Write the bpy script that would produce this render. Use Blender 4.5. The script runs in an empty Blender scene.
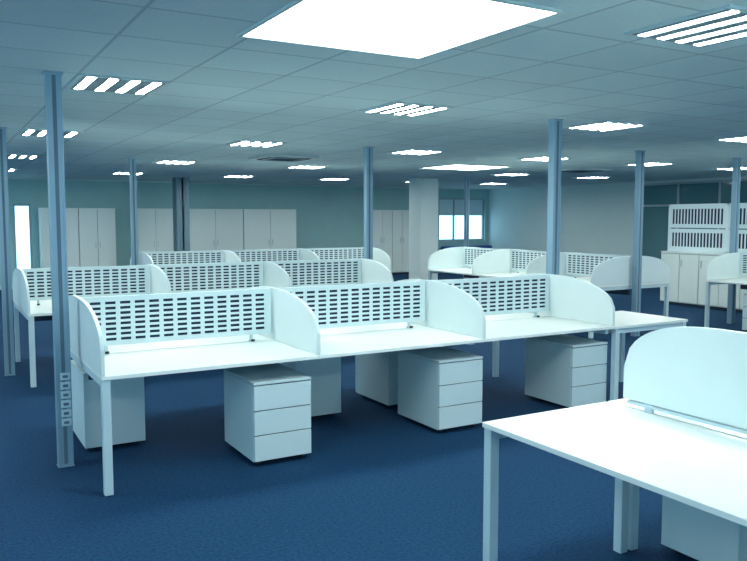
import bpy, bmesh, math
from mathutils import Vector, Matrix
scene=bpy.context.scene
H=2.60
FX0,FX1,FY0,FY1=-4.0,15.7,-3.0,19.7

# ---------------------------------------------------------------- materials
def mat(name,col,rough=0.5,metal=0.0,noise=0.0,nscale=40,bump=0.0,emit=None,estr=0,spec=0.5):
    m=bpy.data.materials.new(name); m.use_nodes=True
    nt=m.node_tree; b=nt.nodes['Principled BSDF']
    b.inputs['Base Color'].default_value=(*col,1)
    b.inputs['Roughness'].default_value=rough
    b.inputs['Metallic'].default_value=metal
    b.inputs['Specular IOR Level'].default_value=spec
    if noise>0 or bump>0:
        g=nt.nodes.new('ShaderNodeNewGeometry'); n=nt.nodes.new('ShaderNodeTexNoise')
        n.inputs['Scale'].default_value=nscale; n.inputs['Detail'].default_value=4
        nt.links.new(g.outputs['Position'],n.inputs['Vector'])
        if noise>0:
            r=nt.nodes.new('ShaderNodeMapRange')
            r.inputs[1].default_value=.25; r.inputs[2].default_value=.75
            r.inputs[3].default_value=1-noise; r.inputs[4].default_value=1+noise
            nt.links.new(n.outputs['Fac'],r.inputs[0])
            v=nt.nodes.new('ShaderNodeVectorMath'); v.operation='SCALE'
            v.inputs[0].default_value=col
            nt.links.new(r.outputs[0],v.inputs['Scale'])
            nt.links.new(v.outputs[0],b.inputs['Base Color'])
        if bump>0:
            bp=nt.nodes.new('ShaderNodeBump'); bp.inputs['Strength'].default_value=bump
            bp.inputs['Distance'].default_value=.01
            nt.links.new(n.outputs['Fac'],bp.inputs['Height'])
            nt.links.new(bp.outputs[0],b.inputs['Normal'])
    if emit:
        b.inputs['Emission Color'].default_value=(*emit,1)
        b.inputs['Emission Strength'].default_value=estr
    return m

M={}
M['top']=mat('white_laminate',(.86,.93,.90),.28,noise=.01,nscale=8)
M['panel']=mat('white_panel',(.72,.84,.84),.5,noise=.015,nscale=6)
M['screen']=mat('screen_metal',(.66,.80,.83),.45)
M['core']=mat('screen_core',(.006,.028,.065),.9)
M['steel']=mat('leg_steel',(.55,.71,.76),.4)
M['pole']=mat('pole_aluminium',(.27,.42,.52),.38,metal=.25)
M['groove']=mat('pole_groove',(.10,.17,.23),.5)
M['dark']=mat('dark_gap',(.02,.05,.08),.7)
M['black']=mat('black_plastic',(.02,.03,.04),.5)
M['ped']=mat('pedestal_steel',(.60,.75,.78),.45,noise=.01)
M['cab']=mat('cabinet_white',(.74,.86,.84),.5,noise=.01)
M['wall']=mat('wall_paint',(.34,.57,.58),.8,noise=.03,nscale=3)
M['wallw']=mat('wall_paint_light',(.60,.76,.76),.8,noise=.02,nscale=3)
M['col']=mat('column_paint',(.70,.82,.81),.7,noise=.02)
M['cold']=mat('column_steel',(.12,.22,.28),.5,noise=.02)
M['frame']=mat('window_frame',(.35,.45,.5),.5)
M['blue']=mat('blue_fabric',(.01,.08,.30),.8,noise=.1)
M['carpet']=mat('blue_carpet',(.007,.048,.118),.95,noise=.4,nscale=55,bump=.5,spec=.2)
M['tube']=mat('lamp_tube',(.9,.9,.9),.5,emit=(.97,1,.95),estr=62)
M['sky']=mat('skylight_diffuser',(.9,.9,.9),.5,emit=(.90,1,.96),estr=8)
M['lamp']=mat('lamp_housing',(.22,.31,.34),.5)
M['lrim']=mat('lamp_rim',(.50,.64,.66),.5)
M['grille']=mat('grille',(.6,.70,.70),.6)
M['blind']=mat('window_blind',(.60,.78,.82),.7)
M['dglass']=mat('partition_glass',(.07,.19,.22),.08)

def ceil_mat():
    m=bpy.data.materials.new('ceiling_tiles'); m.use_nodes=True; nt=m.node_tree
    b=nt.nodes['Principled BSDF']; b.inputs['Roughness'].default_value=.85
    g=nt.nodes.new('ShaderNodeNewGeometry'); s=nt.nodes.new('ShaderNodeSeparateXYZ')
    nt.links.new(g.outputs['Position'],s.inputs[0])
    def mth(op,a,bv=None,c=None):
        n=nt.nodes.new('ShaderNodeMath'); n.operation=op
        for i,x in enumerate((a,bv,c)):
            if x is None: continue
            if isinstance(x,(int,float)): n.inputs[i].default_value=x
            else: nt.links.new(x,n.inputs[i])
        return n.outputs[0]
    def line(o,off):
        a=mth('SUBTRACT',o,off); a=mth('DIVIDE',a,.6); a=mth('FRACT',a)
        a=mth('SUBTRACT',a,.5); a=mth('ABSOLUTE',a)
        return mth('GREATER_THAN',a,.5-.016)
    l=mth('MAXIMUM',line(s.outputs[0],.87),line(s.outputs[1],5.34))
    n=nt.nodes.new('ShaderNodeTexNoise'); n.inputs['Scale'].default_value=60; n.inputs['Detail'].default_value=5
    nt.links.new(g.outputs['Position'],n.inputs['Vector'])
    fx=mth('FLOOR',mth('DIVIDE',mth('SUBTRACT',s.outputs[0],.87),.6))
    fy=mth('FLOOR',mth('DIVIDE',mth('SUBTRACT',s.outputs[1],5.34),.6))
    cb=nt.nodes.new('ShaderNodeCombineXYZ'); nt.links.new(fx,cb.inputs[0]); nt.links.new(fy,cb.inputs[1])
    wn=nt.nodes.new('ShaderNodeTexWhiteNoise'); nt.links.new(cb.outputs[0],wn.inputs['Vector'])
    f=mth('ADD',mth('MULTIPLY',n.outputs['Fac'],.25),mth('MULTIPLY',wn.outputs['Value'],.10))
    f=mth('ADD',f,.80)
    v=nt.nodes.new('ShaderNodeVectorMath'); v.operation='SCALE'; v.inputs[0].default_value=(.58,.74,.76)
    nt.links.new(f,v.inputs['Scale'])
    mx=nt.nodes.new('ShaderNodeMix'); mx.data_type='RGBA'
    nt.links.new(l,mx.inputs[0]); nt.links.new(v.outputs[0],mx.inputs[6])
    mx.inputs[7].default_value=(.36,.49,.53,1)
    nt.links.new(mx.outputs[2],b.inputs['Base Color'])
    return m
M['ceil']=ceil_mat()

# ---------------------------------------------------------------- helpers
class Builder:
    def __init__(s): s.bm=bmesh.new(); s.mats=[]
    def mi(s,k):
        if k not in s.mats: s.mats.append(k)
        return s.mats.index(k)
    def box(s,x0,x1,y0,y1,z0,z1,k,bev=0):
        bm=s.bm
        vs=[bm.verts.new(p) for p in ((x0,y0,z0),(x1,y0,z0),(x1,y1,z0),(x0,y1,z0),(x0,y0,z1),(x1,y0,z1),(x1,y1,z1),(x0,y1,z1))]
        fs=[bm.faces.new([vs[i] for i in q]) for q in ((3,2,1,0),(4,5,6,7),(0,1,5,4),(1,2,6,5),(2,3,7,6),(3,0,4,7))]
        for f in fs: f.material_index=s.mi(k)
        if bev>0:
            es=list({e for f in fs for e in f.edges})
            r=bmesh.ops.bevel(bm,geom=es,offset=bev,segments=2,affect='EDGES',profile=.5)
            for f in r['faces']: f.material_index=s.mi(k)
    def cyl(s,c,r,h,axis,k,seg=20,r2=None):
        m=Matrix.Translation(c)
        if axis=='X': m=m@Matrix.Rotation(math.pi/2,4,'Y')
        if axis=='Y': m=m@Matrix.Rotation(math.pi/2,4,'X')
        r_=bmesh.ops.create_cone(s.bm,cap_ends=True,segments=seg,radius1=r,radius2=r if r2 is None else r2,depth=h,matrix=m)
        for f in {f for v in r_['verts'] for f in v.link_faces}: f.material_index=s.mi(k)
    def prism(s,prof,u0,u1,k,axis='X'):
        def P(u,v,z): return (u,v,z) if axis=='X' else (v,u,z)
        a=[s.bm.verts.new(P(u0,v,z)) for v,z in prof]; b=[s.bm.verts.new(P(u1,v,z)) for v,z in prof]
        n=len(prof); fs=[s.bm.faces.new(a[::-1]),s.bm.faces.new(b)]
        for i in range(n): fs.append(s.bm.faces.new((a[i],a[(i+1)%n],b[(i+1)%n],b[i])))
        for f in fs: f.material_index=s.mi(k)
    def mesh(s,name):
        bmesh.ops.recalc_face_normals(s.bm,faces=s.bm.faces)
        me=bpy.data.meshes.new(name); s.bm.to_mesh(me); s.bm.free()
        for k in s.mats: me.materials.append(M[k])
        return me
    def obj(s,name,parent=None,loc=(0,0,0),rot=0):
        return mk(name,s.mesh(name),parent,loc,rot)
def mk(name,me,parent=None,loc=(0,0,0),rot=0):
    o=bpy.data.objects.new(name,me); scene.collection.objects.link(o)
    o.location=loc; o.rotation_euler=(0,0,rot)
    if parent: o.parent=parent
    return o
def empty(name,loc,rot=0):
    return mk(name,None,None,loc,rot)

# ---------------------------------------------------------------- screens
def perforated(bm_b,u0,u1,z0,z1,v,nc,nr,border,bu,k,sw=.70,sh=.52):
    us=[u0]; pu=(u1-u0-2*border)/nc
    for i in range(nc):
        c=u0+border+pu*(i+.5); us+= [c-pu*sw/2,c+pu*sw/2]
    us.append(u1)
    zs=[z0]; pz=(z1-z0-2*bu)/nr
    for i in range(nr):
        c=z0+bu+pz*(i+.5); zs+=[c-pz*sh/2,c+pz*sh/2]
    zs.append(z1)
    bm=bm_b.bm; mi=bm_b.mi(k); t=.0025
    grid={}
    def V(i,j,s):
        if (i,j,s) not in grid: grid[(i,j,s)]=bm.verts.new((us[i],v+(t if s else -t),zs[j]))
        return grid[(i,j,s)]
    hole=lambda i,j:(i%2==1 and j%2==1) and 0<=i<len(us)-1 and 0<=j<len(zs)-1
    inside=lambda i,j:0<=i<len(us)-1 and 0<=j<len(zs)-1 and not hole(i,j)
    for i in range(len(us)-1):
        for j in range(len(zs)-1):
            if hole(i,j): continue
            for s in (0,1):
                q=[V(i,j,s),V(i+1,j,s),V(i+1,j+1,s),V(i,j+1,s)]
                f=bm.faces.new(q if s==0 else q[::-1]); f.material_index=mi
            for (di,dj,a,b) in ((-1,0,(0,1),(0,0)),(1,0,(1,0),(1,1)),(0,-1,(0,0),(1,0)),(0,1,(1,1),(0,1))):
                if not inside(i+di,j+dj):
                    q=[V(i+a[0],j+a[1],0),V(i+a[0],j+a[1],1),V(i+b[0],j+b[1],1),V(i+b[0],j+b[1],0)]
                    f=bm.faces.new(q); f.material_index=mi

def slat_screen_mesh(L):
    b=Builder(); u0,u1=.03,L-.03; z0,z1=.785,1.125
    perforated(b,u0,u1,z0,z1,-.0155,13,8,.035,.026,'screen')
    perforated(b,u0,u1,z0,z1,.0155,13,8,.035,.026,'screen')
    b.box(u0+.012,u1-.012,-.0125,.0125,z0+.012,z1-.012,'core')
    b.box(u0,u1,-.013,.013,z1-.012,z1,'screen')
    b.box(u0,u1,-.013,.013,z0,z0+.012,'screen')
    b.box(u0,u0+.012,-.013,.013,z0,z1,'screen'); b.box(u1-.012,u1,-.013,.013,z0,z1,'screen')
    for c in (.18,L-.18):
        b.box(c-.012,c+.012,-.03,.03,.73,.738,'steel')
        b.box(c-.010,c+.010,-.010,.010,.738,.79,'steel')
        b.cyl((c,-.035,.742),.014,.014,'Z','black',12)
    return b.mesh('slotted_screen')
def arch_screen_mesh(L):
    b=Builder(); u0,u1=.12,L-.03
    prof=[(u0,.775),(u1,.775)]
    top=[]
    n=40
    for i in range(n+1):
        t=-1+2*i/n; z=.93+.25*(max(0,1-abs(t)**3.2))**.5 
        top.append((( u0+u1)/2+t*(u1-u0)/2,z))
    prof+=top[::-1]
    prof=[(L-u,z) for u,z in prof]      # far end is the inset one
    b.prism(prof,-.014,.014,'panel','Y')
    a0,a1=L-u1,L-u0
    b.box(a0+.03,a1-.03,-.02,.02,.755,.768,'steel')
    for c in (a0+.15,a1-.15): b.box(c-.02,c+.02,-.01,.01,.73,.80,'steel')
    return b.mesh('arched_screen')
def divider_prof(D):
    n=20
    def z(v): return .885+.245*math.sqrt(max(0,1-(abs(v)/D)**2.3))
    return [(-D,.732)]+[(-D+2*D*i/(2*n),z(-D+2*D*i/(2*n))) for i in range(2*n+1)]+[(D,.732)]

def bench(loc,rot,n,L=1.42,D=.8,screen='slat',dividers=True,sides=(-1,1),name='bench_desk',endframes=(0,1),inner=None):
    P=empty(name,loc,rot)
    sm=slat_screen_mesh(L) if screen=='slat' else arch_screen_mesh(L)
    for i in range(n):
        for s in sides:
            b=Builder(); v0,v1=sorted((s*.006,s*D))
            b.box(i*L+.0015,(i+1)*L-.0015,v0,v1,.706,.7295,'top',.002)
            b.obj('desktop',P)
        mk('screen',sm,P,(i*L,0,0))
    if dividers:
        b=Builder()
        for i in range(n+1):
            u=i*L
            if i==0:u+=.011
            if i==n:u-=.011
            b.prism(divider_prof(D),u-.011,u+.011,'panel')
        b.obj('dividers',P)
    b=Builder()
    T=.05
    for e in (0,1):
        u=.004 if e==0 else n*L-T-.004
        for s in sides:
            if e in endframes or s==1:
                v0,v1=sorted((s*(D-.01),s*(D-.01-T)))
                b.box(u,u+T,v0,v1,.004,.705,'steel',.003)
                b.cyl((u+T/2,s*(D-.035),.004),.02,.008,'Z','black',12)
            if inner is not None:
                ui=u+(inner if e==0 else -inner)
                v0,v1=sorted((s*.012,s*.062))
                b.box(ui,ui+T,v0,v1,.004,.705,'steel',.003)
                b.cyl((ui+T/2,s*.037,.004),.02,.008,'Z','black',12)
            b.box(u+.006,u+.044,min(s*.0,s*(D-.06)),max(s*.0,s*(D-.06)),.655,.705,'steel')
    for i in range(1,n):
        u=i*L
        for s in sides:
            v0,v1=sorted((s*.08,s*.12)); b.box(u-.02,u+.02,v0,v1,0,.66,'steel')
            v0,v1=sorted((s*.05,s*(D-.15))); b.box(u-.02,u+.02,v0,v1,.66,.705,'steel')
    b.obj('leg_frame',P)
    b=Builder()
    for s in sides:
        v0,v1=sorted((s*.22,s*.26)); b.box(.05,n*L-.05,v0,v1,.665,.704,'steel')
    if len(sides)==2: b.box(.06,n*L-.06,-.02,.02,.56,.69,'dark')
    b.obj('cable_tray',P)
    return P

L=1.42
bench((.83,5.44,0),0,3,endframes=(0,))
bench((.78,8.87,0),0,3,L=1.39)
bench((2.86,12.35,0),0,3,L=1.39)
bench((8.62,7.55,0),math.pi/2,3,L=1.34)
bench((10.92,3.46,0),math.pi/2,3,L=1.34)
bench((2.95,-1.50,0),math.pi/2,3,L=1.41,screen='arch',dividers=False,inner=.12)

# side table at the right end of the main row
b=Builder()
b.box(5.105,6.06,4.645,5.43,.700,.724,'top',.002)
for x in (5.125,6.0):
    for y in (4.655,5.37): b.box(x,x+.05,y,y+.05,0,.70,'steel',.003)
b.box(5.175,6.0,4.67,4.70,.655,.70,'steel'); b.box(5.175,6.0,5.38,5.41,.655,.70,'steel')
b.box(5.135,5.165,4.705,5.37,.655,.70,'steel'); b.box(6.01,6.04,4.705,5.37,.655,.70,'steel')
b.obj('side_table')

# ---------------------------------------------------------------- pedestals
def ped_mesh():
    b=Builder(); W,Dp=.42,.60; z0,z1=.035,.575
    b.box(0,W,.02,Dp,z0,z1-.02,'ped',.002)
    b.box(0,W,0,Dp,z1-.018,z1,'ped',.003)
    b.box(.006,W-.006,.012,.022,z0+.005,z1-.02,'dark')
    zs=[z0+.003,z0+.180,z0+.347,z1-.022]
    for a,c in zip(zs[:-1],zs[1:]):
        b.box(.003,W-.003,0,.019,a+.003,c-.004,'ped',.002)
    b.cyl((W-.045,-.002,z1-.055),.010,.008,'Y','steel',14)
    for x in (.05,W-.05):
        for y in (.06,Dp-.06):
            b.cyl((x,y,.0185),.0185,.022,'X','black',16)
            b.box(x-.016,x+.016,y-.014,y+.014,.025,.036,'black')
    return b.mesh('drawer_pedestal')
PM=ped_mesh()
def ped(x,y,rot=0): mk('drawer_pedestal',PM,None,(x,y,0),rot)
ped(1.80,4.70); ped(3.31,4.73); ped(4.70,4.74)
for x in (1.30,2.92,3.80): ped(x,6.20,math.pi)
for x in (1.9,3.3): ped(x,8.25)
for x in (2.0,3.6): ped(x,9.64,math.pi)
for x in (4.35,5.7): ped(x,11.7)
ped(7.95,8.55,-math.pi/2); ped(7.95,10.0,-math.pi/2)
ped(3.70,2.07,math.pi/2)
ped(10.2,6.9,-math.pi/2)

# ---------------------------------------------------------------- power poles
def pole(x,y,sock=False):
    b=Builder(); w,d=.047,.035
    b.box(-w,w,-d,d,0,H,'pole',.004)
    for s in (-1,1):
        b.box(-.012,.012,s*d-.001*(1),s*d+.001,.02,H-.02,'groove')
        b.box(-w-.0,-w+.012,s*(d+.003)-.003,s*(d+.003)+.003,0,H,'pole'); b.box(w-.012,w,s*(d+.003)-.003,s*(d+.003)+.003,0,H,'pole')
    b.box(-w-.004,w+.004,-d-.008,d+.008,0,.006,'pole')
    b.box(-w-.012,w+.012,-d-.012,d+.012,H-.012,H,'pole')
    if sock:
        for k in range(6):
            z=.28+k*.062
            b.box(-.022,.040,-d-.018,-d,z,z+.050,'steel',.004)
            b.box(-.008,.024,-d-.0195,-d-.018,z+.016,z+.034,'groove')
    b.obj('power_pole',None,(x,y,0))
pole(.72,5.40,True); pole(5.19,5.52)
pole(.66,8.87); pole(5.04,8.87); pole(2.77,12.35); pole(8.58,7.44); pole(10.92,7.58)
pole(10.9,14.5)

# ---------------------------------------------------------------- shell
def shell(name,boxes,k):
    b=Builder()
    for q in boxes: b.box(*q,k)
    return b.obj(name)
shell('floor',[(FX0,FX1,FY0,FY1,-.1,0)],'carpet')
shell('ceiling',[(FX0,FX1,FY0,FY1,H,H+.1)],'ceil')
t=.2
def wall_with_holes(name,axis,c0,c1,a0,a1,holes,k):
    bx=[]
    def add(p,q,z0,z1):
        if q-p<=1e-4 or z1-z0<=1e-4: return
        bx.append((p,q,c0,c1,z0,z1) if axis=='X' else (c0,c1,p,q,z0,z1))
    cur=a0
    for (p,q,z0,z1) in holes:
        add(cur,p,0,H); add(p,q,0,z0); add(p,q,z1,H); cur=q
    add(cur,a1,0,H)
    return shell(name,bx,k)
wall_with_holes('wall_back','X',FY1,FY1+t,FX0,FX1+t,[(1.66,2.06,.25,2.0),(13.75,15.55,.95,2.30)],'wall')
wall_with_holes('wall_right','Y',FX1,FX1+t,FY0,FY1,[(2,4,.9,2.3),(5,7,.9,2.3)],'wallw')
wall_with_holes('wall_left','Y',FX0-t,FX0,FY0,FY1,[(-2+i*3.6,1.0+i*3.6,.85,2.4) for i in range(6)],'wallw')  # out of view; openings added so world light fills from the left
wall_with_holes('wall_front','X',FY0-t,FY0,FX0-t,FX1+t,[(-3+i*3.6,.1+i*3.6,.85,2.4) for i in range(5)],'wallw')  # behind the camera; openings added to let world light onto the furniture fronts
def window(name,axis,c,a0,a1,z0,z1,n,k='frame',w=.05,blind=None):
    b=Builder()
    def bb(p,q,u,v,kk=k,th=.03):
        if axis=='X': b.box(p,q,c-th,c+th,u,v,kk)
        else: b.box(c-th,c+th,p,q,u,v,kk)
    bb(a0,a1,z0,z0+w); bb(a0,a1,z1-w,z1)
    for i in range(n+1):
        x=a0+(a1-a0-w)*i/n; bb(x,x+w,z0+w,z1-w)
    if blind: bb(a0+w,a1-w,blind,z1-w,'blind',.006)
    b.obj(name)
window('window_1','X',FY1+.1,1.66,2.06,.25,2.0,1)
window('window_2','X',FY1+.1,13.75,15.55,.95,2.30,3,blind=1.75)
for i in range(6): window('window_%d'%(3+i),'Y',FX0-.1,-2+i*3.6,1+i*3.6,.85,2.4,2)  # unglazed frames for the added left-hand fill openings
for i in range(5): window('window_%d'%(9+i),'X',FY0-.1,-3+i*3.6,.1+i*3.6,.85,2.4,2)  # unglazed frames for the added fill openings behind the camera
for i in range(2): window('window_%d'%(14+i),'Y',FX1+.1,2+3*i,4+3*i,.9,2.3,2)
shell('baseboard_back',[(FX0,FX1,FY1-.015,FY1,0,.1)],'wallw')
shell('baseboard_right',[(FX1-.015,FX1,FY0,FY1-.02,0,.1)],'wallw')
shell('trim_1',[(FX0,FX1,FY1-.025,FY1,H-.03,H)],'grille')
shell('trim_2',[(FX1-.025,FX1,FY0,FY1-.03,H-.03,H)],'grille')

# glass partition on right wall
b=Builder()
y0,y1=9.0,13.5
b.box(FX1-.05,FX1-.03,y0,y1,.05,2.5,'dglass')
for i in range(5):
    y=y0+(y1-y0)*i/4; b.box(FX1-.08,FX1-.02,y-.025,y+.025,0,2.52,'frame')
for z in (0.0,1.95,2.48): b.box(FX1-.08,FX1-.02,y0,y1,z,z+.05,'frame')
b.obj('glass_partition')

# columns
b=Builder(); b.box(-.25,.25,-.25,.25,0,H,'col',.006); b.box(-.26,.26,-.26,.26,0,.1,'wallw'); b.obj('square_column',None,(10.15,15.2,0))
b=Builder(); b.box(-.15,.15,-.02,.02,0,H,'cold'); b.box(-.15,.15,-.15,-.13,0,H,'cold'); b.box(-.15,.15,.13,.15,0,H,'cold'); b.box(-.02,.02,-.15,.15,0,H,'cold')
b.box(-.17,.17,-.17,.17,0,.02,'cold'); b.box(-.155,.155,-.13,-.125,0,H,'cold'); b.obj('steel_column',None,(5.05,17.7,0))

# ---------------------------------------------------------------- cupboards on back wall
def cupboard(x0,x1,h=1.90,y=19.2,depth=.45):
    b=Builder(); w=x1-x0
    b.box(0,w,.02,depth,.06,h,'cab',.003); b.box(.02,w-.02,.05,depth-.02,0,.06,'dark')
    b.box(-.003,w+.003,0,depth,h-.02,h+.004,'cab')
    b.box(.004,w-.004,.014,.022,.07,h-.03,'dark')
    b.box(.004,w/2-.004,0,.018,.075,h-.03,'cab',.002); b.box(w/2+.004,w-.004,0,.018,.075,h-.03,'cab',.002)
    for s in (-1,1): b.box(w/2+s*.05-.008,w/2+s*.05+.008,-.022,0,.95,1.10,'steel')
    b.obj('storage_cupboard',None,(x0,y,0))
for a,c in ((2.20,3.02),(3.03,3.87),(4.40,5.27),(5.62,7.12),(7.14,8.65),(11.05,11.72),(11.73,12.4)):
    cupboard(a,c)
# low cupboards + slotted tall panel on the right
b=Builder()
X0=12.25; ya,yb=7.5,10.05
b.box(X0+.02,X0+.45,ya,yb,.06,1.02,'cab'); b.box(X0+.05,X0+.43,ya+.02,yb-.02,0,.06,'dark'); b.box(X0,X0+.46,ya,yb,1.0,1.03,'cab')
b.box(X0+.014,X0+.022,ya+.01,yb-.01,.07,.99,'dark')
nn=6
for i in range(nn):
    p=ya+(yb-ya)*i/nn; q=ya+(yb-ya)*(i+1)/nn; b.box(X0,X0+.018,p+.006,q-.006,.075,.985,'cab',.002)
    b.box(X0-.02,X0,(q-.06),(q-.045),.75,.88,'steel')
b.obj('low_cupboard')
P=empty('slotted_partition',(X0+.22,ya,1.03),math.pi/2)
for i in range(2):
    b=Builder(); w=(yb-ya)/2
    for (za,zb) in ((.02,.43),(.45,.88)):
        perforated(b,i*w+.02,(i+1)*w-.02,za,zb,.0,16,1,.06,.07,'screen',sw=.6,sh=.98)
        perforated(b,i*w+.02,(i+1)*w-.02,za,zb,.03,16,1,.06,.07,'screen',sw=.6,sh=.98)
        b.box(i*w+.03,(i+1)*w-.03,.004,.026,za+.01,zb-.01,'core')
    b.box(i*w,i*w+.03,-.01,.04,0,.9,'screen'); b.box((i+1)*w-.03,(i+1)*w,-.01,.04,0,.9,'screen'); b.box(i*w,(i+1)*w,-.01,.04,.87,.9,'screen')
    b.box(i*w,(i+1)*w,-.01,.04,0,.03,'screen')
    b.obj('panel',P)

# blue sofa under far window
b=Builder()
b.box(0,1.9,0,.8,.08,.42,'blue',.04); b.box(0,1.9,.62,.85,.3,.80,'blue',.05); b.box(0,.18,0,.8,.2,.62,'blue',.04); b.box(1.72,1.9,0,.8,.2,.62,'blue',.04)
for i in range(2): b.box(.2+i*.76,.95+i*.76,.02,.62,.40,.52,'blue',.04)
for x in (.08,1.8):
    for y in (.08,.7): b.cyl((x,y,.045),.025,.09,'Z','black',12)
b.obj('blue_sofa',None,(13.6,18.6,0))

# ---------------------------------------------------------------- ceiling items
def light_mesh():
    b=Builder()
    b.box(-.298,.298,-.298,-.268,-.012,0,'lrim'); b.box(-.298,.298,.268,.298,-.012,0,'lrim')
    b.box(-.298,-.268,-.268,.268,-.012,0,'lrim'); b.box(.268,.298,-.268,.268,-.012,0,'lrim')
    xs=[-.2145+.143*i for i in range(4)]; hw=.030
    edges=[-.268]+[e for x in xs for e in (x-hw,x+hw)]+[.268]
    for i in range(0,len(edges),2): b.box(edges[i],edges[i+1],-.268,.268,-.016,0,'lamp')
    for x in xs: b.box(x-hw+.001,x+hw-.001,-.266,.266,-.013,-.004,'tube')
    return b.mesh('ceiling_light')
LM=light_mesh()
pos=[]
for j,y in enumerate((5.64,9.15,12.8,16.4)):
    for i in range(-1,6):
        x=1.17+2.4*i
        if abs(y-12.8)<.1 and i==3: continue
        pos.append((x,y))
pos+= [(3.38,2.5),(5.78,2.4),(8.2,2.4),(-1.2,2.4),(1.2,-.6),(3.6,-.6),(6,-.6)]
for x,y in pos: mk('ceiling_light',LM,None,(x,y,H),0)

def skylight(x0,x1,y0,y1):
    b=Builder()
    b.box(x0,x1,y0,y1,H-.008,H,'sky')
    f=.02
    b.box(x0-f,x1+f,y0-f,y0,H-.012,H,'grille'); b.box(x0-f,x1+f,y1,y1+f,H-.012,H,'grille')
    b.box(x0-f,x0,y0,y1,H-.012,H,'grille'); b.box(x1,x1+f,y0,y1,H-.012,H,'grille')
    b.obj('skylight')
skylight(1.42,2.50,2.66,3.80)
skylight(7.95,9.15,10.9,12.0)
def cassette(x,y):
    b=Builder(); s=.42
    b.box(-s,s,-s,s,-.03,0,'grille',.01); b.box(-.22,.22,-.22,.22,-.038,-.03,'lamp')
    for q in (-1,1):
        b.box(-.3,.3,q*.31-.03,q*.31+.03,-.034,-.03,'dark'); b.box(q*.31-.03,q*.31+.03,-.26,.26,-.034,-.03,'dark')
    for i in range(7): b.box(-.2,.2,-.18+i*.06-.01,-.18+i*.06+.01,-.042,-.037,'dark')
    b.obj('air_conditioning_cassette',None,(x,y,H))
cassette(4.75,11.0); cassette(10.9,10.9)

# ---------------------------------------------------------------- world, camera
w=bpy.data.worlds.new('World'); scene.world=w; w.use_nodes=True
bg=w.node_tree.nodes['Background']; bg.inputs[0].default_value=(.42,.78,1.0,1); bg.inputs[1].default_value=2.6
cam=bpy.data.cameras.new('camera'); co=bpy.data.objects.new('camera',cam); scene.collection.objects.link(co)
cam.sensor_width=36; cam.lens=764/747*36; cam.clip_start=.05; cam.clip_end=100
co.location=(0,0,1.66); co.rotation_euler=(math.radians(90-4.65),0,-math.radians(30))
scene.camera=co
scene.view_settings.view_transform='Standard'
scene.view_settings.exposure=.15
